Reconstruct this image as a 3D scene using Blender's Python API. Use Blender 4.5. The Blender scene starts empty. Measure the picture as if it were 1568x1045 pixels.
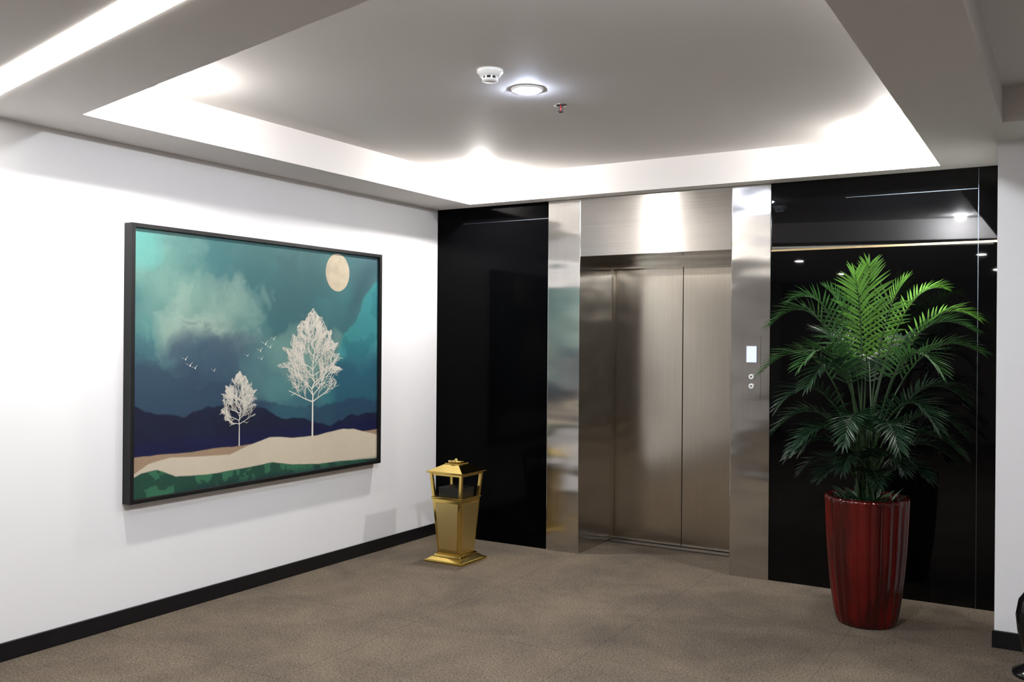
import bpy, bmesh, math, random
import numpy as np
from mathutils import Vector, Matrix

random.seed(7)
rng = np.random.RandomState(5)
scene = bpy.context.scene
try:
    scene.view_settings.view_transform = 'Standard'
    scene.view_settings.look = 'None'
except Exception as e:
    print('view', e)

def s2l(c):
    c = np.asarray(c, dtype=float)/255.0
    return np.where(c <= 0.04045, c/12.92, ((c+0.055)/1.055)**2.4)

def rgb(r, g, b):
    l = s2l([r, g, b]); return (float(l[0]), float(l[1]), float(l[2]), 1.0)

# ------------------------------------------------------------------ materials
def mat_new(name):
    m = bpy.data.materials.new(name); m.use_nodes = True
    nt = m.node_tree
    return m, nt, nt.nodes['Principled BSDF']

def mat_simple(name, col, rough=0.5, metal=0.0, noise=0.0, nscale=20.0, bump=0.0, bscale=80.0, spec=0.5, ior=None, stretch=(1,1,1), coat=0.0):
    m, nt, b = mat_new(name)
    b.inputs['Base Color'].default_value = col
    b.inputs['Roughness'].default_value = rough
    b.inputs['Metallic'].default_value = metal
    b.inputs['Specular IOR Level'].default_value = spec
    b.inputs['Coat Weight'].default_value = coat
    if ior: b.inputs['IOR'].default_value = ior
    tc = nt.nodes.new('ShaderNodeTexCoord')
    mp = nt.nodes.new('ShaderNodeMapping'); mp.inputs['Scale'].default_value = stretch
    nt.links.new(tc.outputs['Object'], mp.inputs['Vector'])
    if noise > 0:
        n = nt.nodes.new('ShaderNodeTexNoise'); n.inputs['Scale'].default_value = nscale; n.inputs['Detail'].default_value = 4
        nt.links.new(mp.outputs[0], n.inputs['Vector'])
        mx = nt.nodes.new('ShaderNodeMixRGB')
        mx.inputs[1].default_value = tuple(c*(1-noise) for c in col[:3])+(1,)
        mx.inputs[2].default_value = tuple(min(1, c*(1+noise)) for c in col[:3])+(1,)
        nt.links.new(n.outputs['Fac'], mx.inputs[0]); nt.links.new(mx.outputs[0], b.inputs['Base Color'])
    if bump > 0:
        n2 = nt.nodes.new('ShaderNodeTexNoise'); n2.inputs['Scale'].default_value = bscale; n2.inputs['Detail'].default_value = 3
        nt.links.new(mp.outputs[0], n2.inputs['Vector'])
        bp = nt.nodes.new('ShaderNodeBump'); bp.inputs['Strength'].default_value = bump; bp.inputs['Distance'].default_value = 0.01
        nt.links.new(n2.outputs['Fac'], bp.inputs['Height']); nt.links.new(bp.outputs[0], b.inputs['Normal'])
    return m

M_wall = mat_simple('white_paint', (0.82, 0.82, 0.845, 1), 0.45, noise=0.015, nscale=3, bump=0.03, bscale=60)
M_ceil = mat_simple('ceiling_paint', (0.75, 0.72, 0.705, 1), 0.7, noise=0.015, nscale=2)
M_black_glass = mat_simple('black_gloss_panel', (0.001, 0.001, 0.0013, 1), 0.02, spec=0.26)
M_black_glass_lowrefl = mat_simple('black_gloss_panel_lowrefl', (0.0011, 0.0011, 0.0014, 1), 0.08, spec=0.03)  # same gloss panel as above, reflections cut down to keep the left part dark
M_baseb = mat_simple('black_baseboard', (0.005, 0.005, 0.006, 1), 0.4, noise=0.1, spec=0.3)
M_trim = mat_simple('bronze_trim', (0.45, 0.34, 0.18, 1), 0.25, metal=1, noise=0.1)
M_joint = mat_simple('joint_metal', (0.10, 0.12, 0.14, 1), 0.3, metal=1, noise=0.1)
M_frame = mat_simple('black_frame_wood', (0.004, 0.0045, 0.005, 1), 0.45, noise=0.2, nscale=10, spec=0.3)
M_brass = mat_simple('polished_brass', (0.76, 0.55, 0.16, 1), 0.12, metal=1, noise=0.08, nscale=8)
M_brass_satin = mat_simple('satin_brass', (0.72, 0.56, 0.24, 1), 0.36, metal=1, noise=0.06, nscale=10)
M_dark = mat_simple('dark_interior', (0.004, 0.004, 0.004, 1), 0.5, noise=0.1)
M_sill = mat_simple('worn_sill', (0.10, 0.09, 0.08, 1), 0.5, metal=1, noise=0.2)
M_plastic = mat_simple('white_plastic', (0.75, 0.75, 0.75, 1), 0.35, noise=0.02)
M_cream = mat_simple('cream_ink', rgb(214, 210, 198), 0.7, noise=0.04, nscale=30)
M_soil = mat_simple('potting_soil', (0.02, 0.014, 0.009, 1), 0.95, noise=0.5, nscale=60, bump=0.6, bscale=90)
M_red_led = mat_simple('sprinkler_bulb', (0.4, 0.02, 0.02, 1), 0.2, noise=0.05)
M_chrome = mat_simple('chrome', (0.6, 0.6, 0.6, 1), 0.15, metal=1, noise=0.03)

def mat_emit(name, col, strength):
    m, nt, b = mat_new(name)
    b.inputs['Base Color'].default_value = (0.8, 0.8, 0.8, 1)
    b.inputs['Emission Color'].default_value = col
    b.inputs['Emission Strength'].default_value = strength
    return m

# carpet
def carpet():
    m, nt, b = mat_new('carpet')
    b.inputs['Roughness'].default_value = 0.95
    b.inputs['Specular IOR Level'].default_value = 0.1
    tc = nt.nodes.new('ShaderNodeTexCoord')
    n1 = nt.nodes.new('ShaderNodeTexNoise'); n1.inputs['Scale'].default_value = 100; n1.inputs['Detail'].default_value = 5; n1.inputs['Roughness'].default_value = 0.75
    n2 = nt.nodes.new('ShaderNodeTexNoise'); n2.inputs['Scale'].default_value = 1.8; n2.inputs['Detail'].default_value = 9; n2.inputs['Roughness'].default_value = 0.72; n2.inputs['Distortion'].default_value = 0.4
    nt.links.new(tc.outputs['Object'], n1.inputs['Vector']); nt.links.new(tc.outputs['Object'], n2.inputs['Vector'])
    r1 = nt.nodes.new('ShaderNodeValToRGB')
    r1.color_ramp.elements[0].position = 0.36; r1.color_ramp.elements[0].color = (0.052, 0.043, 0.034, 1)
    r1.color_ramp.elements[1].position = 0.66; r1.color_ramp.elements[1].color = (0.205, 0.168, 0.128, 1)
    nt.links.new(n1.outputs['Fac'], r1.inputs[0])
    r2 = nt.nodes.new('ShaderNodeValToRGB')
    r2.color_ramp.elements[0].position = 0.36; r2.color_ramp.elements[0].color = (0.74, 0.74, 0.76, 1)
    r2.color_ramp.elements[1].position = 0.62; r2.color_ramp.elements[1].color = (1.12, 1.10, 1.06, 1)
    nt.links.new(n2.outputs['Fac'], r2.inputs[0])
    mx = nt.nodes.new('ShaderNodeMixRGB'); mx.blend_type = 'MULTIPLY'; mx.inputs[0].default_value = 1
    nt.links.new(r1.outputs[0], mx.inputs[1]); nt.links.new(r2.outputs[0], mx.inputs[2])
    br = nt.nodes.new('ShaderNodeTexBrick'); br.offset = 0
    br.inputs['Scale'].default_value = 1.0; br.inputs['Brick Width'].default_value = 1.0; br.inputs['Row Height'].default_value = 1.0
    br.inputs['Mortar Size'].default_value = 0.003; br.inputs['Mortar Smooth'].default_value = 0.5
    br.inputs['Color1'].default_value = (1, 1, 1, 1); br.inputs['Color2'].default_value = (0.95, 0.95, 0.95, 1); br.inputs['Mortar'].default_value = (0.66, 0.66, 0.66, 1)
    nt.links.new(tc.outputs['Object'], br.inputs['Vector'])
    mx2 = nt.nodes.new('ShaderNodeMixRGB'); mx2.blend_type = 'MULTIPLY'; mx2.inputs[0].default_value = 1
    nt.links.new(mx.outputs[0], mx2.inputs[1]); nt.links.new(br.outputs['Color'], mx2.inputs[2])
    nt.links.new(mx2.outputs[0], b.inputs['Base Color'])
    bp = nt.nodes.new('ShaderNodeBump'); bp.inputs['Strength'].default_value = 0.5; bp.inputs['Distance'].default_value = 0.004
    nt.links.new(n1.outputs['Fac'], bp.inputs['Height']); nt.links.new(bp.outputs[0], b.inputs['Normal'])
    return m
M_carpet = carpet()

def steel(name, base, rough, aniso, rot, wave, wscale=(3, 3, 3), brush=(160, 160, 1.2)):
    m, nt, b = mat_new(name)
    b.inputs['Metallic'].default_value = 1
    b.inputs['Roughness'].default_value = rough
    b.inputs['Anisotropic'].default_value = aniso
    b.inputs['Anisotropic Rotation'].default_value = rot
    tg = nt.nodes.new('ShaderNodeTangent'); tg.direction_type = 'RADIAL'; tg.axis = 'Z'
    nt.links.new(tg.outputs[0], b.inputs['Tangent'])
    tc = nt.nodes.new('ShaderNodeTexCoord')
    mp = nt.nodes.new('ShaderNodeMapping'); mp.inputs['Scale'].default_value = wscale
    nt.links.new(tc.outputs['Object'], mp.inputs[0])
    w = nt.nodes.new('ShaderNodeTexNoise'); w.inputs['Scale'].default_value = 1.0; w.inputs['Detail'].default_value = 1
    nt.links.new(mp.outputs[0], w.inputs['Vector'])
    b1 = nt.nodes.new('ShaderNodeBump'); b1.inputs['Strength'].default_value = wave; b1.inputs['Distance'].default_value = 0.02
    nt.links.new(w.outputs['Fac'], b1.inputs['Height'])
    nt.links.new(b1.outputs[0], b.inputs['Normal'])
    n3 = nt.nodes.new('ShaderNodeTexNoise'); n3.inputs['Scale'].default_value = 5; n3.inputs['Detail'].default_value = 3
    nt.links.new(tc.outputs['Object'], n3.inputs['Vector'])
    mr = nt.nodes.new('ShaderNodeMapRange'); mr.inputs[3].default_value = rough*0.85; mr.inputs[4].default_value = rough*1.15
    nt.links.new(n3.outputs['Fac'], mr.inputs[0]); nt.links.new(mr.outputs[0], b.inputs['Roughness'])
    mb = nt.nodes.new('ShaderNodeMapping'); mb.inputs['Scale'].default_value = brush
    nt.links.new(tc.outputs['Object'], mb.inputs[0])
    nb_ = nt.nodes.new('ShaderNodeTexNoise'); nb_.inputs['Scale'].default_value = 1.0; nb_.inputs['Detail'].default_value = 4
    nt.links.new(mb.outputs[0], nb_.inputs['Vector'])
    mx = nt.nodes.new('ShaderNodeMixRGB')
    mx.inputs[1].default_value = tuple(c*0.86 for c in base[:3])+(1,)
    mx.inputs[2].default_value = tuple(min(1, c*1.12) for c in base[:3])+(1,)
    nt.links.new(nb_.outputs['Fac'], mx.inputs[0]); nt.links.new(mx.outputs[0], b.inputs['Base Color'])
    return m
M_steel_col = steel('stainless_column', (0.60, 0.58, 0.55, 1), 0.155, 0.65, 0.0, 0.50, (2.0, 2.0, 5.0))
M_steel_head = steel('stainless_header', (0.52, 0.50, 0.47, 1), 0.17, 0.88, 0.25, 0.12, (3, 3, 1.5), (1.2, 160, 160))
M_steel_door = steel('stainless_door', (0.51, 0.465, 0.40, 1), 0.18, 0.6, 0.0, 0.10, (2, 2, 2))

def redpot():
    m, nt, b = mat_new('red_glaze')
    b.inputs['Roughness'].default_value = 0.13
    tc = nt.nodes.new('ShaderNodeTexCoord')
    mp = nt.nodes.new('ShaderNodeMapping'); mp.inputs['Scale'].default_value = (6, 6, 1.2)
    n = nt.nodes.new('ShaderNodeTexNoise'); n.inputs['Scale'].default_value = 1.5; n.inputs['Detail'].default_value = 3
    nt.links.new(tc.outputs['Object'], mp.inputs[0]); nt.links.new(mp.outputs[0], n.inputs['Vector'])
    r = nt.nodes.new('ShaderNodeValToRGB')
    r.color_ramp.elements[0].position = 0.35; r.color_ramp.elements[0].color = (0.030, 0.0010, 0.0010, 1)
    r.color_ramp.elements[1].position = 0.75; r.color_ramp.elements[1].color = (0.115, 0.003, 0.002, 1)
    nt.links.new(n.outputs['Fac'], r.inputs[0]); nt.links.new(r.outputs[0], b.inputs['Base Color'])
    return m
M_red = redpot()

def leafmat():
    m, nt, b = mat_new('palm_leaf')
    b.inputs['Roughness'].default_value = 0.42
    b.inputs['Specular IOR Level'].default_value = 0.4
    at = nt.nodes.new('ShaderNodeAttribute'); at.attribute_name = 'leafcol'
    nt.links.new(at.outputs['Color'], b.inputs['Base Color'])
    tr = nt.nodes.new('ShaderNodeBsdfTranslucent'); nt.links.new(at.outputs['Color'], tr.inputs[0])
    mx = nt.nodes.new('ShaderNodeMixShader'); mx.inputs[0].default_value = 0.22
    out = nt.nodes['Material Output']
    nt.links.new(b.outputs[0], mx.inputs[1]); nt.links.new(tr.outputs[0], mx.inputs[2]); nt.links.new(mx.outputs[0], out.inputs[0])
    return m
M_leaf = leafmat()
M_stem = mat_simple('palm_stem', (0.022, 0.055, 0.015, 1), 0.5, noise=0.3, nscale=12)

# ------------------------------------------------------------------ helpers
def empty(name, loc):
    e = bpy.data.objects.new(name, None); e.location = loc
    e.empty_display_size = 0.1
    scene.collection.objects.link(e); return e

def mk(name, verts, faces, mat, parent=None, smooth=False, bevel=0.0, recalc=True):
    me = bpy.data.meshes.new(name)
    me.from_pydata([tuple(v) for v in verts], [], faces); me.update()
    if recalc:
        bm = bmesh.new(); bm.from_mesh(me); bmesh.ops.recalc_face_normals(bm, faces=bm.faces); bm.to_mesh(me); bm.free()
    if isinstance(mat, (list, tuple)):
        for mm in mat: me.materials.append(mm)
    else: me.materials.append(mat)
    if smooth:
        for p in me.polygons: p.use_smooth = True
    ob = bpy.data.objects.new(name, me); scene.collection.objects.link(ob)
    if parent is not None:
        ob.parent = parent; ob.location = -parent.location
    if bevel > 0:
        bv = ob.modifiers.new('bevel', 'BEVEL'); bv.width = bevel; bv.segments = 2; bv.limit_method = 'ANGLE'
    return ob

BF = [(0, 3, 2, 1), (4, 5, 6, 7), (0, 1, 5, 4), (1, 2, 6, 5), (2, 3, 7, 6), (3, 0, 4, 7)]
def boxv(lo, hi):
    x0, y0, z0 = lo; x1, y1, z1 = hi
    return [(x0, y0, z0), (x1, y0, z0), (x1, y1, z0), (x0, y1, z0), (x0, y0, z1), (x1, y0, z1), (x1, y1, z1), (x0, y1, z1)]
def boxes(name, lst, mat, parent=None, bevel=0.0):
    V = []; F = []
    for lo, hi in lst:
        o = len(V); V += boxv(lo, hi); F += [tuple(i+o for i in f) for f in BF]
    return mk(name, V, F, mat, parent, bevel=bevel)
def box(name, lo, hi, mat, parent=None, bevel=0.0):
    return boxes(name, [(lo, hi)], mat, parent, bevel)

def lathe(name, prof, center, mat, parent=None, seg=48, smooth=True, flute=None, closed_top=True, closed_bot=True):
    V = []; F = []
    cx, cy, cz = center
    for (r, z) in prof:
        for i in range(seg):
            a = 2*math.pi*i/seg
            rr = r
            if flute: rr = r*(1+flute(a, z))
            V.append((cx+rr*math.cos(a), cy+rr*math.sin(a), cz+z))
    n = len(prof)
    for j in range(n-1):
        for i in range(seg):
            k = (i+1) % seg
            F.append((j*seg+i, j*seg+k, (j+1)*seg+k, (j+1)*seg+i))
    if closed_bot: F.append(tuple(range(seg))[::-1])
    if closed_top: F.append(tuple((n-1)*seg+i for i in range(seg)))
    return mk(name, V, F, mat, parent, smooth=smooth)

def frusta(name, c, lst, mat, parent=None, bevel=0.0):
    V = []; F = []
    for h0, z0, h1, z1 in lst:
        o = len(V)
        for h, z in ((h0, z0), (h1, z1)):
            V += [(c[0]-h, c[1]-h, z), (c[0]+h, c[1]-h, z), (c[0]+h, c[1]+h, z), (c[0]-h, c[1]+h, z)]
        F += [tuple(i+o for i in f) for f in BF]
    return mk(name, V, F, mat, parent, bevel=bevel)

# ------------------------------------------------------------------ room
XL, YB, ZC, ZT = -4.24, 5.90, 2.51, 2.71
XR, YF = 3.2, -4.0
box('floor', (XL-0.1, YF-0.1, -0.1), (XR+0.1, 6.75, 0.0), M_carpet)
box('wall_left', (XL-0.1, YF, 0), (XL, 6.75, 2.9), M_wall)
box('wall_front', (XL-0.1, YF-0.1, 0), (XR, YF, 2.9), mat_simple('taupe_paint', (0.30, 0.27, 0.24, 1), 0.7, noise=0.03))
box('wall_side', (XR, YF-0.1, 0), (XR+0.1, 6.0, 2.9), M_wall)
wb = boxes('wall_back', [((XL, YB, 0), (-3.254, 6.75, ZC)), ((-1.650, YB, 0), (-0.10, 6.75, ZC))], [M_black_glass_lowrefl, M_black_glass])
for p_ in wb.data.polygons: p_.material_index = 1 if p_.center.x > -2.4 else 0
box('wall_right', (-0.335, 5.21, 0), (XR, YB, ZC), M_wall)
box('baseboard_left', (XL, YF, 0), (XL+0.015, YB, 0.085), M_baseb, bevel=0.002)
box('baseboard_right', (-0.345, 5.195, 0), (XR, 5.21, 0.085), M_baseb, bevel=0.002)
boxes('trim_1', [((-1.648, YB-0.004, 2.078), (-0.335, YB, 2.090))], M_trim)
boxes('trim_2', [((-0.477, YB-0.003, 0), (-0.473, YB, ZC))], M_joint)
boxes('trim_3', [((-1.20, YB-0.002, 2.386), (-0.48, YB, 2.390)), ((-4.0, YB-0.002, 2.386), (-3.256, YB, 2.390))], M_joint)

A = (-3.85, 2.61); B = (-3.85, 5.76); C = (-0.66, 5.76); D = (-0.63, 1.89)
V = []; F = []
def poly(pts):
    o = len(V); V.extend(pts); F.append(tuple(range(o, o+len(pts))))
def flat(pts, z): poly([(x, y, z) for x, y in pts])
flat([(XL, YF), (-3.85, YF), (-3.85, YB), (XL, YB)], ZC)
flat([B, C, (-0.66, YB), (-3.85, YB)], ZC)
flat([(-3.85, YF), (-0.63, YF), D, A], ZC)
flat([(-0.63, YF), (-0.29, YF), (-0.29, YB), (-0.66, YB), C, D], ZC)
flat([(-0.29, YF), (2.0, YF), (2.0, 1.0), (-0.29, 1.0)], ZC)
flat([(-0.29, 4.777), (2.0, 4.777), (2.0, YB), (-0.29, YB)], ZC)
flat([(2.0, YF), (XR, YF), (XR, YB), (2.0, YB)], ZC)
def tray(ps, z0, z1):
    n = len(ps)
    for i in range(n):
        a = ps[i]; b = ps[(i+1) % n]
        poly([(a[0], a[1], z0), (b[0], b[1], z0), (b[0], b[1], z1), (a[0], a[1], z1)])
    flat(ps, z1)
tray([A, B, C, D], ZC, ZT)
tray([(-0.29, 1.0), (2.0, 1.0), (2.0, 4.777), (-0.29, 4.777)], ZC, 2.67)
mk('ceiling', V, F, M_ceil, recalc=False)
box('ceiling_slab', (XL-0.1, YF-0.1, 2.9), (XR+0.1, 6.75, 3.0), M_ceil)

E_strip = mat_emit('led_strip', (1.0, 0.96, 0.88, 1), 12.0)
def strip(name, x0, x1, yoff, w):
    f = lambda x: 2.61-0.2236*(x+3.85)-yoff
    vs = []
    for z in (ZC-0.006, ZC+0.01):
        vs += [(x0, f(x0)-w/2, z), (x1, f(x1)-w/2, z), (x1, f(x1)+w/2, z), (x0, f(x0)+w/2, z)]
    return mk(name, vs, BF, E_strip)
strip('linear_ceiling_light', XL+0.02, -0.7, 0.45, 0.12)

E_lamp = mat_emit('led_globe', (1.0, 0.965, 0.92, 1), 1650.0)
E_lamp2 = mat_emit('led_globe_bright', (0.93, 0.96, 1.0, 1), 3000.0)
for (x, y) in [(-3.60, 2.84), (-3.60, 5.52), (-0.90, 5.52), (-0.92, 2.22)]:
    p = empty('cove_lamp', (x, y, ZT))
    lathe('base', [(0.040, 0.0), (0.044, -0.006)], (x, y, ZT), M_plastic, p, seg=32)
    prof = [(0.044*math.cos(t), -0.006-0.044*math.sin(t)) for t in np.linspace(0, math.pi/2*0.98, 8)]
    lathe('globe', prof, (x, y, ZT), E_lamp2 if y < 2.5 else E_lamp, p, seg=24)

def downlight(x, y, z, col, st, r=0.06, dome=0.003):
    p = empty('recessed_downlight', (x, y, z))
    lathe('trim_ring', [(r*0.86, -0.002), (r*0.9, -0.008), (r*1.08, -0.006), (r*1.12, 0.0)], (x, y, z), M_plastic, p, seg=40, closed_top=False, closed_bot=False)
    lathe('lens', [(r*0.87, 0.0), (r*0.87, -0.004), (r*0.75, -0.004-dome*0.6), (r*0.4, -0.004-dome)], (x, y, z), mat_emit('downlight_lens', col, st), p, seg=40)
downlight(-2.26, 3.87, ZT, (0.70, 0.79, 1.0, 1), 420, r=0.070, dome=0.016)
for (x, y) in [(-2.9, 0.2), (-0.9, 0.2), (-2.9, -2.2), (-0.9, -2.2)]:
    downlight(x, y, ZC, (1.0, 0.965, 0.93, 1), 540)
downlight(0.8, 2.9, 2.67, (1.0, 0.93, 0.82, 1), 420)

sx, sy = -2.246, 3.515
p = empty('smoke_detector', (sx, sy, ZT))
lathe('housing', [(0.058, 0.0), (0.058, -0.012), (0.050, -0.018), (0.046, -0.030)], (sx, sy, ZT), M_plastic, p)
lathe('chamber', [(0.030, -0.030), (0.030, -0.042)], (sx, sy, ZT), M_dark, p)
lathe('cap', [(0.036, -0.042), (0.034, -0.050), (0.018, -0.054)], (sx, sy, ZT), M_plastic, p)
boxes('ribs', [((sx+0.033*math.cos(a)-0.003, sy+0.033*math.sin(a)-0.003, ZT-0.043), (sx+0.033*math.cos(a)+0.003, sy+0.033*math.sin(a)+0.003, ZT-0.029)) for a in [i*math.pi/4 for i in range(8)]], M_plastic, p)
sx, sy = -2.26, 4.21
p = empty('fire_sprinkler', (sx, sy, ZT))
lathe('escutcheon', [(0.036, 0.0), (0.034, -0.005), (0.016, -0.008)], (sx, sy, ZT), M_chrome, p)
boxes('frame_arms', [((sx-0.012, sy-0.003, ZT-0.034), (sx-0.008, sy+0.003, ZT-0.006)), ((sx+0.008, sy-0.003, ZT-0.034), (sx+0.012, sy+0.003, ZT-0.006)), ((sx-0.012, sy-0.003, ZT-0.037), (sx+0.012, sy+0.003, ZT-0.033))], M_dark, p)
lathe('bulb', [(0.003, -0.006), (0.004, -0.02), (0.003, -0.034)], (sx, sy, ZT), M_red_led, p, seg=12)
lathe('deflector', [(0.015, -0.037), (0.015, -0.039)], (sx, sy, ZT), M_dark, p, seg=24)

# ------------------------------------------------------------------ elevator
EL = empty('elevator', (-2.45, YB, 0))
yf = YB-0.012
box('frame_column_left', (-3.254, yf, 0.0), (-2.995, 6.42, ZC-0.002), M_steel_col, EL, bevel=0.003)
box('frame_column_right', (-1.903, yf, 0.0), (-1.650, 6.42, ZC-0.002), M_steel_col, EL, bevel=0.003)
box('frame_header', (-2.995, yf+0.002, 2.10), (-1.903, 6.42, ZC-0.002), M_steel_head, EL, bevel=0.002)
boxes('door_surround', [((-2.995, 6.40, 2.045), (-1.903, 6.5, 2.10)), ((-3.254, 6.42, 0), (-2.985, 6.6, 2.2)), ((-1.913, 6.42, 0), (-1.650, 6.6, 2.2))], M_steel_door, EL)
box('door_panel_left', (-2.985, 6.47, 0.012), (-2.4510, 6.50, 2.05), M_steel_door, EL, bevel=0.002)
box('door_panel_right', (-2.4470, 6.47, 0.012), (-1.913, 6.50, 2.05), M_steel_door, EL, bevel=0.002)
box('shaft_back', (-3.2, 6.5, 0), (-1.7, 6.55, 2.2), M_dark, EL)
box('sill', (-2.985, 6.38, 0.0), (-1.913, 6.5, 0.008), M_sill, EL)
box('call_plate', (-1.823, yf-0.003, 1.135), (-1.709, yf, 1.545), M_steel_col, EL, bevel=0.001)
box('display_bezel', (-1.802, yf-0.005, 1.37), (-1.730, yf-0.003, 1.485), M_chrome, EL)
box('display_screen', (-1.798, yf-0.0065, 1.376), (-1.734, yf-0.005, 1.479), mat_emit('blue_lcd', rgb(45, 105, 255), 0.8), EL)
def ydisc(name, x, z, r, d, mat):
    V = []; n = 28
    for yy in (yf-0.003, yf-0.003-d):
        for i in range(n):
            a = 2*math.pi*i/n; V.append((x+r*math.cos(a), yy, z+r*math.sin(a)))
    F = [(i, (i+1) % n, n+(i+1) % n, n+i) for i in range(n)]+[tuple(range(n)), tuple(range(n, 2*n))]
    return mk(name, V, F, mat, EL)
for k, z in enumerate((1.285, 1.225)):
    ydisc('button_ring_%d' % k, -1.766, z, 0.021, 0.004, M_chrome)
    ydisc('button_%d' % k, -1.766, z, 0.016, 0.007, M_plastic)
    ydisc('button_mark_%d' % k, -1.766, z, 0.006, 0.008, M_dark)

# ------------------------------------------------------------------ painting
PY0, PY1, PZ0, PZ1 = 3.115, 5.150, 0.635, 2.100
PIC = empty('framed_landscape_painting', (XL, (PY0+PY1)/2, (PZ0+PZ1)/2))
fx0, fx1, bw = XL, XL+0.064, 0.023
boxes('frame', [((fx0, PY0, PZ0), (fx1, PY0+bw, PZ1)), ((fx0, PY1-bw, PZ0), (fx1, PY1, PZ1)),
                ((fx0, PY0+bw, PZ0), (fx1, PY1-bw, PZ0+bw)), ((fx0, PY0+bw, PZ1-bw), (fx1, PY1-bw, PZ1))], M_frame, PIC, bevel=0.002)
box('backing', (fx0, PY0+bw, PZ0+bw), (fx0+0.03, PY1-bw, PZ1-bw), M_frame, PIC)
cx = fx0+0.045
cy0, cy1, cz0, cz1 = PY0+bw, PY1-bw, PZ0+bw, PZ1-bw
W, H = 760, 540
def vnoise(S, T, f, seed):
    r = np.random.RandomState(seed); g = r.rand(64, 64)
    x = S*f; y = T*f
    xi = np.floor(x).astype(int); yi = np.floor(y).astype(int); xf = x-xi; yf_ = y-yi
    xf = xf*xf*(3-2*xf); yf_ = yf_*yf_*(3-2*yf_)
    a = g[yi % 64, xi % 64]; b = g[yi % 64, (xi+1) % 64]; c = g[(yi+1) % 64, xi % 64]; d = g[(yi+1) % 64, (xi+1) % 64]
    return (a*(1-xf)+b*xf)*(1-yf_)+(c*(1-xf)+d*xf)*yf_
def fbm(S, T, f, seed, o=5):
    v = 0; am = 0.5; tot = 0
    for i in range(o):
        v = v+am*vnoise(S+i*3.1, T+i*1.7, f, seed+i); tot += am; am *= 0.55; f *= 2
    return v/tot
def ss(a, b, x):
    t = np.clip((x-a)/(b-a), 0, 1); return t*t*(3-2*t)
s_ = np.linspace(0, 1, W); t_ = np.linspace(0, 1, H)
S, T = np.meshgrid(s_, t_)
SA = S*1.42
N1 = fbm(SA, T, 3.2, 11); N2 = fbm(SA, T, 7, 23); N3 = fbm(SA, T, 2.0, 51)
wx = SA+0.30*(N1-0.5); wy = T+0.30*(N2-0.5)
N4 = fbm(wx, wy, 4.5, 77, 3)
N5 = fbm(wx+5, wy+2, 3.0, 177, 3)
N6 = fbm(wx*1.3+2, wy*1.3+7, 6.0, 277, 3)
col = np.zeros((H, W, 3))
def setc(c): return s2l(c)[None, None, :]
def over(mask, c):
    global col
    m = np.clip(mask, 0, 1)[..., None]
    col = col*(1-m)+setc(c)*m
col = col+setc((52, 92, 98))
over(ss(0.55, 1.0, T)*0.8, (66, 112, 112))
over(ss(0.45, 0.62, N5)*0.5*ss(0.4, 0.7, T), (48, 98, 102))
def blob(s0, t0, rs, rt, k=0.55, N=None):
    N = N4 if N is None else N
    d = np.sqrt(((S-s0)/rs)**2+((T-t0)/rt)**2)+k*(N-0.5)*3
    return 0.80*ss(1.05, 0.30, d)+0.16*ss(0.90, 0.78, d)*ss(0.2, 0.7, d)+0.2*ss(0.7, 0.2, d)
over(blob(0.62, 0.72, 0.25, 0.35)*0.6, (50, 84, 90))
over(blob(0.42, 0.85, 0.14, 0.16, 0.6, N5)*0.5, (44, 90, 94))
over(blob(0.10, 0.75, 0.24, 0.34, 0.5)*0.65, (98, 136, 128))
over(blob(0.16, 0.80, 0.20, 0.24, 0.7, N5)*0.7, (128, 158, 146))
over(blob(0.12, 0.62, 0.14, 0.16, 0.7, N6)*0.5, (146, 168, 156))
over(blob(0.30, 0.70, 0.16, 0.24, 0.6)*0.75, (122, 150, 140))
over(blob(0.24, 0.62, 0.20, 0.14, 0.6, N5)*0.7, (142, 164, 152))
over(blob(0.42, 0.66, 0.12, 0.2, 0.6, N5)*0.6, (94, 130, 126))
over(blob(0.40, 0.74, 0.09, 0.1, 0.8, N6)*0.5, (120, 150, 142))
over(blob(0.02, 0.93, 0.08, 0.1)*0.6, (84, 150, 144))
over(blob(0.04, 0.55, 0.08, 0.22, 0.6, N5)*0.6, (62, 118, 118))
over(blob(0.95, 0.93, 0.20, 0.14)*0.6, (60, 84, 92))
r1 = 0.50+0.05*np.sin(S*8+0.4)+0.04*np.sin(S*21+2)
h1 = 0.75*ss(0.07, -0.03, T-r1-0.34*(N5-0.5))+0.25*ss(0.012, -0.004, T-r1-0.34*(N6-0.5))
over(h1*0.80*ss(0.72, 0.48, S), (52, 86, 98))
over(blob(0.18, 0.46, 0.26, 0.07, 0.6)*0.4, (74, 112, 116))
over(blob(0.26, 0.53, 0.17, 0.13, 0.5, N6)*0.8, (48, 68, 88))
over(blob(0.43, 0.50, 0.10, 0.10, 0.6, N5)*0.7, (46, 70, 88))
r15 = 0.43+0.05*np.sin(S*6.5+1.2)
over((0.65*ss(0.05, -0.02, T-r15-0.16*(N2-0.5))+0.35*ss(0.01, -0.004, T-r15-0.2*(N6-0.5)))*0.85*ss(0.62, 0.42, S), (38, 56, 78))
over(blob(0.50, 0.46, 0.12, 0.12, 0.7)*0.6, (78, 118, 120))
over(blob(0.64, 0.60, 0.14, 0.16, 0.7)*0.65, (100, 136, 130))
over(blob(0.70, 0.52, 0.12, 0.16, 0.7, N6)*0.5, (116, 148, 138))
over(blob(0.60, 0.36, 0.16, 0.10, 0.7, N5)*0.65, (76, 124, 124))
over(blob(0.66, 0.30, 0.10, 0.08, 0.7, N6)*0.5, (46, 86, 102))
edge = 0.45+1.55*(S-0.72)+0.14*(fbm(SA, T, 6, 91)-0.5)
mt = ss(0.012, -0.006, T-edge)*ss(0.70, 0.80, S)
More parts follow.
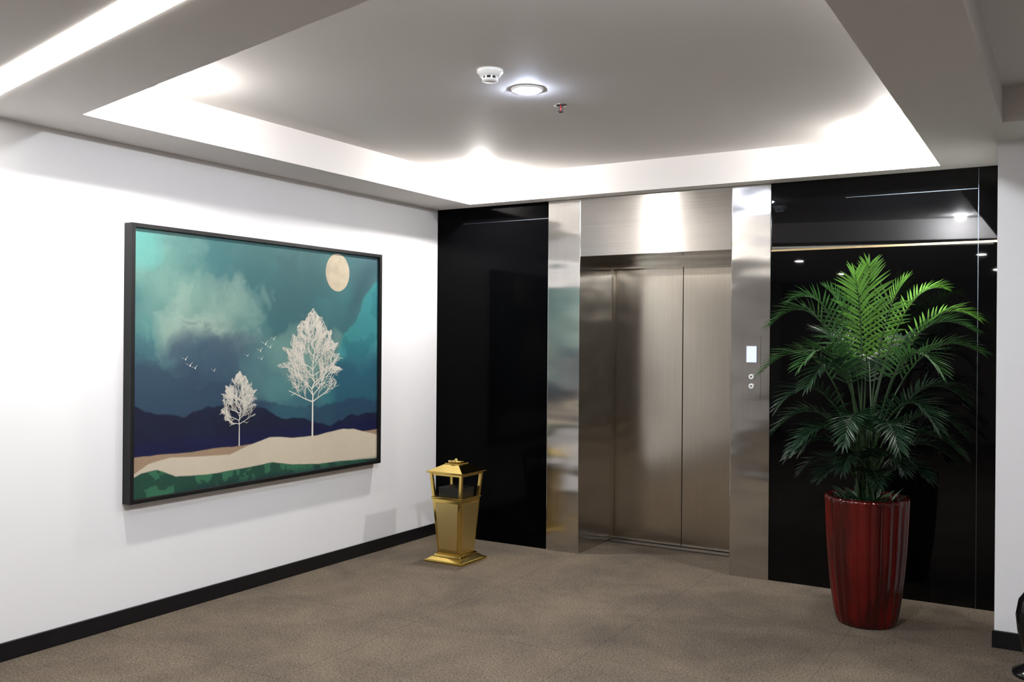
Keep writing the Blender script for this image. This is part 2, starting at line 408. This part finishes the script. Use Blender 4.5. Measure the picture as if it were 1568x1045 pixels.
over(ss(0.16, 0.0, np.abs(T-edge-0.10))*ss(0.8, 0.9, S)*0.6, (38, 62, 72))
over(mt, (42, 104, 110))
over(mt*(0.75*ss(0.42, 0.65, N4)+0.25*ss(0.50, 0.56, N6)), (70, 144, 144))
over(mt*ss(0.60, 0.42, T+0.2*(N2-0.5)), (34, 78, 94))
r2 = 0.30+0.07*(fbm(SA, T*0+3.3, 5, 41)-0.5)*2
over(ss(0.010, -0.004, T-r2)*0.85, (32, 56, 78))
over(blob(0.60, 0.27, 0.12, 0.05, 0.6)*0.4, (50, 96, 108))
nr = np.interp(S, [0, .08, .16, .24, .33, .40, .48, .55, .62, .68, .76, .84, .9, .95, 1.0], [.345, .315, .30, .325, .32, .31, .275, .255, .235, .215, .20, .225, .22, .245, .235])
nr = nr+0.026*(fbm(SA, T*0+8.1, 9, 61)-0.5)*2
over(ss(0.006, -0.003, T-nr), (17, 22, 44))
over(ss(0.006, -0.003, T-nr)*ss(0.5, 0.7, N1)*0.5, (20, 32, 56))
over(ss(0.006, -0.003, T-nr)*ss(0.24, 0.16, T)*0.7, (16, 18, 60))
g1 = 0.150+0.012*(fbm(SA, T*0+1.1, 4, 71)-0.5)*2
over(ss(0.004, -0.002, T-g1), (146, 124, 102))
g2 = np.interp(S, [0, .05, .12, .25, .33, .42, .5, .58, .7, .85, .92, 1.0], [.085, .12, .135, .125, .118, .150, .175, .158, .155, .175, .15, .125])
g2 = np.minimum(g2, g1+0.02)+0.006*(N2-0.5)
over(ss(0.004, -0.002, T-g2), (194, 184, 164))
over(ss(0.004, -0.002, T-g2)*ss(0.3, 0.8, N2)*0.3, (178, 168, 150))
g3 = np.interp(S, [0, .03, .08, .14, .25, .4, .5, .58, .7, 1.0], [.075, .09, .095, .060, .050, .055, .062, .042, .025, .010])
over(ss(0.004, -0.002, T-g3-0.006*(N2-0.5)), (30, 66, 54))
over(ss(0.004, -0.002, T-g3-0.006*(N2-0.5))*ss(0.5, 0.55, fbm(SA, T, 22, 81)), (50, 100, 74))
over(ss(0.03, 0.0, T)*ss(0.1, 0.3, S)*0.6, (26, 44, 52))
col = col*(0.93+0.14*rng.rand(H, W, 1))
me = bpy.data.meshes.new('canvas')
co = np.zeros((H*W, 3)); co[:, 0] = cx; co[:, 1] = (cy0+S*(cy1-cy0)).ravel(); co[:, 2] = (cz0+T*(cz1-cz0)).ravel()
idx = np.arange(H*W).reshape(H, W)
q = np.stack([idx[:-1, :-1], idx[:-1, 1:], idx[1:, 1:], idx[1:, :-1]], -1).reshape(-1, 4)
me.vertices.add(H*W); me.vertices.foreach_set('co', co.ravel())
me.loops.add(q.size); me.loops.foreach_set('vertex_index', q.ravel())
me.polygons.add(len(q)); me.polygons.foreach_set('loop_start', np.arange(0, q.size, 4))
me.update(calc_edges=True); me.validate()
ca = me.color_attributes.new('paint', 'FLOAT_COLOR', 'POINT')
cc = np.ones((H*W, 4)); cc[:, :3] = col.reshape(-1, 3)
ca.data.foreach_set('color', cc.ravel())
mp_, nt, b = mat_new('painted_canvas')
b.inputs['Roughness'].default_value = 0.5; b.inputs['Specular IOR Level'].default_value = 0.25
at = nt.nodes.new('ShaderNodeAttribute'); at.attribute_name = 'paint'
nt.links.new(at.outputs['Color'], b.inputs['Base Color'])
me.materials.append(mp_)
cv = bpy.data.objects.new('canvas', me); scene.collection.objects.link(cv); cv.parent = PIC; cv.location = -PIC.location

mc = (4.707, 1.945); R = 0.125; V = [(cx+0.001, mc[0], mc[1])]; n = 48
for i in range(n):
    a = 2*math.pi*i/n; V.append((cx+0.001, mc[0]+0.93*R*math.cos(a), mc[1]+R*math.sin(a)))
mk('moon', V, [(0, 1+i, 1+(i+1) % n) for i in range(n)], mat_simple('moon_ink', rgb(176, 164, 142), 0.6, noise=0.3, nscale=16), PIC, recalc=False)

def tree(name, ybase, zbase, zc0, ztop, halfw, seed, wmin):
    r = random.Random(seed); V = []; F = []
    Hc = ztop-zc0
    def inside(y, z):
        k = (z-zc0)/Hc
        if k < -0.03 or k > 1.02: return False
        kk = min(1, max(0, k))
        prof = math.sin(math.pi*(0.06+0.94*kk)**0.78)**0.75 if kk < 0.999 else 0.0
        a = math.atan2(y-ybase, z-zc0-Hc*0.4)
        jag = 1+0.14*math.sin(a*17+seed)+0.09*math.sin(a*31)
        return abs(y-ybase) < halfw*max(0.06, prof)*jag*0.98
    def seg(a, b, w0, w1):
        d = Vector((b[0]-a[0], b[1]-a[1]))
        if d.length < 1e-6: return
        nrm = Vector((-d.y, d.x)).normalized(); o = len(V)
        xx = cx+0.0008+r.uniform(0, 0.002)
        for (p, w, s) in ((a, w0, 1), (a, w0, -1), (b, w1, -1), (b, w1, 1)):
            V.append((xx, p[0]+nrm.x*w*s/2, p[1]+nrm.y*w*s/2))
        F.append((o, o+1, o+2, o+3))
    def grow(p, ang, L, w, depth):
        steps = 5
        for i in range(steps):
            ang = (ang+r.uniform(-0.2, 0.2))*0.93
            q = (p[0]+math.sin(ang)*L/steps, p[1]+math.cos(ang)*L/steps)
            if not inside(*q): return
            w2 = max(wmin, w*0.88); seg(p, q, w, w2); p = q; w = w2
            if depth > 0 and r.random() < 0.95:
                grow(p, ang+r.choice((-1, 1))*r.uniform(0.35, 0.8), L*r.uniform(0.4, 0.65), max(wmin, w*0.65), depth-1)
    tw = halfw*0.055
    seg((ybase, zbase), (ybase, zc0), tw, tw*0.75)
    nb = 14; p = (ybase, zc0)
    for i in range(nb):
        q = (ybase+r.uniform(-0.02, 0.02)*halfw*4, p[1]+Hc*0.98/nb)
        w = max(wmin, tw*0.75*(1-i/nb)); seg(p, q, w, w*0.92)
        rem = 1-i/nb
        for sgn in (-1, 1):
            grow(p, sgn*r.uniform(0.5, 1.15)*(0.5+0.85*rem), Hc*r.uniform(0.34, 0.5)*(0.5+0.6*rem), max(wmin, tw*0.5*rem), 3)
        p = q
    mk(name, V, F, M_cream, PIC, recalc=False)
tree('large_tree', 4.478, 0.875, 1.10, 1.69, 0.265, 3, 0.0022)
tree('small_tree', 3.864, 0.873, 1.00, 1.305, 0.145, 9, 0.0014)
V = []; F = []
for (y, z, s) in [(3.47, 1.385, .026), (3.50, 1.35, .03), (3.535, 1.335, .028), (3.67, 1.318, .024), (3.92, 1.40, .022), (4.02, 1.43, .03), (4.06, 1.47, .034), (4.03, 1.38, .026), (4.10, 1.45, .03), (4.13, 1.50, .026)]:
    o = len(V)
    X = cx+0.0015
    V += [(X, y, z), (X, y-s, z+s*.55), (X, y-s*.4, z+s*.15), (X, y+s*.9, z+s*.75), (X, y+s*.35, z+s*.15), (X, y+s*.25, z-s*.3)]
    F += [(o, o+2, o+1), (o, o+4, o+3), (o, o+5, o+4)]
mk('birds', V, F, M_cream, PIC, recalc=False)

# ------------------------------------------------------------------ brass lantern bin
bx, by = -3.62, 5.28
BN = empty('brass_ashtray_bin', (bx, by, 0))
c = (bx, by)
frusta('base', c, [(0.155, 0.0, 0.155, 0.014), (0.148, 0.014, 0.118, 0.034), (0.112, 0.034, 0.104, 0.052)], M_brass, BN, bevel=0.003)
frusta('body', c, [(0.090, 0.052, 0.117, 0.425)], M_brass, BN, bevel=0.002)
def face_panel(name, h0, h1, z0, z1, m0, m1, off, mat):
    V = []; F = []
    for k in range(4):
        a = k*math.pi/2
        o = len(V)
        for (h, z, w) in ((h0, z0, m0), (h1, z1, m1)):
            for sg in (-1, 1):
                for e in (0, off):
                    lx, ly = sg*w, -(h+e)
                    V.append((bx+lx*math.cos(a)-ly*math.sin(a), by+lx*math.sin(a)+ly*math.cos(a), z))
        F += [(o+1, o+3, o+7, o+5), (o, o+1, o+5, o+4), (o+2, o+6, o+7, o+3), (o, o+2, o+3, o+1), (o+4, o+5, o+7, o+6)]
    return mk(name, V, F, mat, BN)
face_panel('side_panels', 0.0925, 0.1150, 0.085, 0.400, 0.072, 0.092, 0.004, M_brass_satin)
frusta('collar', c, [(0.122, 0.425, 0.124, 0.440)], M_brass, BN, bevel=0.002)
frusta('liner', c, [(0.085, 0.440, 0.088, 0.50)], M_dark, BN)
V = []; F = []
for sx_ in (-1, 1):
    for sy_ in (-1, 1):
        o = len(V)
        for (h, z) in ((0.108, 0.44), (0.122, 0.602)):
            for dx, dy in ((-1, -1), (1, -1), (1, 1), (-1, 1)):
                V.append((bx+sx_*h+dx*0.010, by+sy_*h+dy*0.010, z))
        F += [tuple(i+o for i in f) for f in BF]
mk('posts', V, F, M_brass, BN, bevel=0.001)
frusta('mid_rail', c, [(0.126, 0.585, 0.128, 0.602)], M_brass, BN, bevel=0.001)
frusta('roof', c, [(0.148, 0.602, 0.150, 0.612), (0.146, 0.612, 0.062, 0.655), (0.058, 0.655, 0.058, 0.664)], M_brass, BN, bevel=0.002)
lathe('ash_bowl', [(0.050, 0.664), (0.056, 0.668), (0.058, 0.676), (0.050, 0.683), (0.040, 0.680), (0.012, 0.682), (0.010, 0.692), (0.004, 0.694)], (bx, by, 0), M_brass, BN)

# ------------------------------------------------------------------ potted palm
px, py = -0.955, 5.30
PL = empty('potted_areca_palm', (px, py, 0))
fl = lambda a, z: 0.022*(abs(math.cos(a*11))*2-1)*min(1, max(0, (z)/0.05))*(1 if z < 0.655 else 0.5)
prof = [(0.145, 0.0), (0.152, 0.012), (0.162, 0.06), (0.176, 0.15), (0.190, 0.27), (0.200, 0.40), (0.207, 0.54), (0.211, 0.64), (0.215, 0.665), (0.213, 0.680), (0.200, 0.682), (0.192, 0.672), (0.188, 0.62)]
lathe('pot', prof, (px, py, 0), M_red, PL, seg=220, flute=fl, closed_top=False)
lathe('soil', [(0.19, 0.60), (0.192, 0.635), (0.1, 0.65)], (px, py, 0), M_soil, PL, seg=48)

LV = []; LF = []; LC = []
SV = []; SF = []
def tube(pts, rads, n=6):
    o = len(SV)
    for i, p in enumerate(pts):
        d = (pts[min(i+1, len(pts)-1)]-pts[max(i-1, 0)]).normalized()
        a = d.cross(Vector((0.3, 0.9, 0.2))).normalized(); b_ = d.cross(a)
        for k in range(n):
            t = 2*math.pi*k/n; SV.append(p+(a*math.cos(t)+b_*math.sin(t))*rads[i])
    for i in range(len(pts)-1):
        for k in range(n):
            SF.append((o+i*n+k, o+i*n+(k+1) % n, o+(i+1)*n+(k+1) % n, o+(i+1)*n+k))
R_ = random.Random(21)
def leaflet(base, d, up, L, w, colr, droop):
    side = d.cross(up).normalized(); nseg = 5
    o = len(LV); p = base.copy(); dd = d.copy()
    prof_w = [0.4, 0.95, 1.0, 0.8, 0.45, 0.03]
    for i in range(nseg+1):
        hw = w*prof_w[i]/2
        fold = up*(hw*0.45)
        for q in (p-side*hw+fold, p, p+side*hw+fold):
            q = Vector((min(q.x, -0.36) if q.y > 5.16 else q.x, min(q.y, YB-0.02), q.z))
            LV.append(q); LC.append(colr)
        dd = (dd+Vector((0, 0, -droop))).normalized(); p = p+dd*(L/nseg)
    for i in range(nseg):
        a = o+i*3
        LF.append((a, a+1, a+4, a+3)); LF.append((a+1, a+2, a+5, a+4))
def frond(az, r, z0, zc, zt, bright, Lmax=0.22, rc=0.35, start=0.30, n=22, w=0.0135):
    a = math.radians(az); h = Vector((math.cos(a), math.sin(a), 0))
    jit = Vector((R_.uniform(-.03, .03), R_.uniform(-.03, .03), 0))
    p0 = Vector((px, py, z0))+h*0.03+jit
    p1 = Vector((px, py, zc))+h*r*rc; p2 = Vector((px, py, zt))+h*r
    B_ = lambda t: p0*(1-t)**2+p1*2*t*(1-t)+p2*t*t
    pts = [B_(i/16) for i in range(17)]
    tube(pts, [0.0055*(1-0.8*i/16) for i in range(17)])
    b0 = Vector((px+jit.x*1.6, py+jit.y*1.6, 0.64))
    tube([b0, b0.lerp(p0, 0.5)+Vector((jit.x*.3, jit.y*.3, 0)), p0], [0.009, 0.007, 0.0055])
    for i in range(n):
        t = start+(1-start)*(i+0.5)/n
        p = B_(t); d = (B_(min(1, t+.02))-B_(t-.02)).normalized()
        side = d.cross(Vector((0, 0, 1)))
        if side.length < 0.35: side = Vector((0.85, 0.5, 0))
        side = (side-d*side.dot(d)).normalized(); up = side.cross(d).normalized()
        if up.z < 0: up = -up
        k = (i+0.5)/n
        L = Lmax*(0.55+0.45*math.sin(math.pi*min(1, k*1.25+0.12)) if k < 0.5 else 1.0-0.55*(k-0.5)/0.5)
        for sg in (-1, 1):
            ang = math.radians(64-36*k+R_.uniform(-5, 5))
            ld = (d*math.cos(ang)+side*sg*math.sin(ang)+up*(0.28+R_.uniform(-.05, .05))).normalized()
            v = R_.uniform(0.8, 1.2)
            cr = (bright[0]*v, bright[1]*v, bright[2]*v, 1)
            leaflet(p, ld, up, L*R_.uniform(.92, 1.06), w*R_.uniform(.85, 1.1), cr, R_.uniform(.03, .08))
    leaflet(pts[-1], (pts[-1]-pts[-2]).normalized(), Vector((0, 0, 1)), Lmax*0.35, w*.8, bright+(1,), 0.05)
G1 = (0.10, 0.26, 0.033); G2 = (0.032, 0.10, 0.024); G3 = (0.011, 0.038, 0.015); G4 = (0.005, 0.018, 0.009)  # bright greens for lit top fronds, dark for low ones: shade put into colour
# az: 31 = toward frame right, 211 = frame left, -60 = toward viewer, 120 = toward wall
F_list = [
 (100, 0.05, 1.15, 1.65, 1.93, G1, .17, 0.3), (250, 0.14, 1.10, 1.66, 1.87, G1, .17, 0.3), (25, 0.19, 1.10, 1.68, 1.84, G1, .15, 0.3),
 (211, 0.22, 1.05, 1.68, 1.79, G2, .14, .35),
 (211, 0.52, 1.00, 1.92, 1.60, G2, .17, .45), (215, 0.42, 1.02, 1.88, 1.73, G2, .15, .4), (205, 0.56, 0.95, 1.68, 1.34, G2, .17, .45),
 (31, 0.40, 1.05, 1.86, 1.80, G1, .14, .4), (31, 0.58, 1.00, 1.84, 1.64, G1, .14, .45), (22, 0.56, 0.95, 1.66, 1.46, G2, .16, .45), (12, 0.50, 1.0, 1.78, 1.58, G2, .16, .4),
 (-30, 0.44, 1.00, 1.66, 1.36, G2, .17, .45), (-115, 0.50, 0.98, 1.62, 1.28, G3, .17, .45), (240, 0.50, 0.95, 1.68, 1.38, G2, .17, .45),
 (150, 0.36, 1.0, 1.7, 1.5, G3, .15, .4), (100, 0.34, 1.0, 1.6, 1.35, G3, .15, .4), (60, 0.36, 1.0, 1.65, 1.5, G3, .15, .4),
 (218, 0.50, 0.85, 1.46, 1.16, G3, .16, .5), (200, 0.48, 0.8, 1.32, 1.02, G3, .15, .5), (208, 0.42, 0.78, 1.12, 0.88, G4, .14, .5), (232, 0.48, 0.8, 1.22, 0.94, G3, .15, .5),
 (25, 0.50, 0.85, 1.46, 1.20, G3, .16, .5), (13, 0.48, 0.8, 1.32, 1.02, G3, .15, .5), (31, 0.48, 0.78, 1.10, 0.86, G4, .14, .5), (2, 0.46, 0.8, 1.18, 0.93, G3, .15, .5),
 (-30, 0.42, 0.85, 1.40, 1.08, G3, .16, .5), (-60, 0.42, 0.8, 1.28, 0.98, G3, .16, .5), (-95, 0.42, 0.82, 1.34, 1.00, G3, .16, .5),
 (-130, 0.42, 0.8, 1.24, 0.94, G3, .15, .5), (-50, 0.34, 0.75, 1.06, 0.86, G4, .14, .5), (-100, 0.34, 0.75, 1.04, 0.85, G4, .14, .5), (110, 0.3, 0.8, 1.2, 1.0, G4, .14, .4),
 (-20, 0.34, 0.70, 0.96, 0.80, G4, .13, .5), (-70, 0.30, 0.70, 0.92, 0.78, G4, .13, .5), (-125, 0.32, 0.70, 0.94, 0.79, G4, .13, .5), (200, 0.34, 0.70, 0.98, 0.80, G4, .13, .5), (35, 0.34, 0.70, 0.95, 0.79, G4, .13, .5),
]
for f in F_list: frond(f[0], f[1], f[2], f[3], f[4], f[5], Lmax=f[6]*1.12, rc=f[7])
for i in range(60):
    a = R_.uniform(0, 2*math.pi); rr = R_.uniform(0.03, 0.16)
    b0 = Vector((px+rr*math.cos(a), py+rr*math.sin(a), 0.64))
    d = Vector((math.cos(a)*0.6, math.sin(a)*0.6, R_.uniform(0.6, 1.2))).normalized()
    v = R_.uniform(1.2, 3.0)
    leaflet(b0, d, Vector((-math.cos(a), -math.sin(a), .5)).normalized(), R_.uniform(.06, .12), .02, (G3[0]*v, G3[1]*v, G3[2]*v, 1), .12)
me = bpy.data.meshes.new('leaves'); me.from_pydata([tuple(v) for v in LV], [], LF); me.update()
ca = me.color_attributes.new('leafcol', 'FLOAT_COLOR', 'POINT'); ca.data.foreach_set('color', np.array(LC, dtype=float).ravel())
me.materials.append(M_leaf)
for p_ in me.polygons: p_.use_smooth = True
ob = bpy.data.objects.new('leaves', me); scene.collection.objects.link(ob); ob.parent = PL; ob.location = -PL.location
mk('stems', SV, SF, M_stem, PL, smooth=True)

# ------------------------------------------------------------------ dark floor vase at right edge
vx, vy = -0.115, 4.86
VS = empty('black_floor_vase', (vx, vy, 0))
M_vase = mat_simple('black_ceramic', (0.004, 0.004, 0.005, 1), 0.12, noise=0.1)
lathe('foot', [(0.125, 0.0), (0.125, 0.015), (0.085, 0.035), (0.07, 0.06)], (vx, vy, 0), M_vase, VS)
lathe('body', [(0.07, 0.06), (0.085, 0.12), (0.105, 0.2), (0.112, 0.27), (0.10, 0.34), (0.06, 0.40), (0.045, 0.44), (0.06, 0.48), (0.055, 0.48), (0.04, 0.44)], (vx, vy, 0), M_vase, VS, closed_top=False)

# ------------------------------------------------------------------ world + camera
w = bpy.data.worlds.new('World'); scene.world = w; w.use_nodes = True
w.node_tree.nodes['Background'].inputs[0].default_value = (0.5, 0.5, 0.55, 1)
w.node_tree.nodes['Background'].inputs[1].default_value = 0.05

cam = bpy.data.cameras.new('camera'); cam.sensor_width = 36; cam.lens = 32.83; cam.clip_start = 0.05
co_ = bpy.data.objects.new('camera', cam); scene.collection.objects.link(co_)
co_.matrix_world = Matrix.Translation((0, 0, 1.5)) @ Matrix.Rotation(math.radians(31.1), 4, 'Z') @ Matrix.Rotation(math.radians(90), 4, 'X') @ Matrix.Rotation(math.radians(0.45), 4, 'Z')
scene.camera = co_
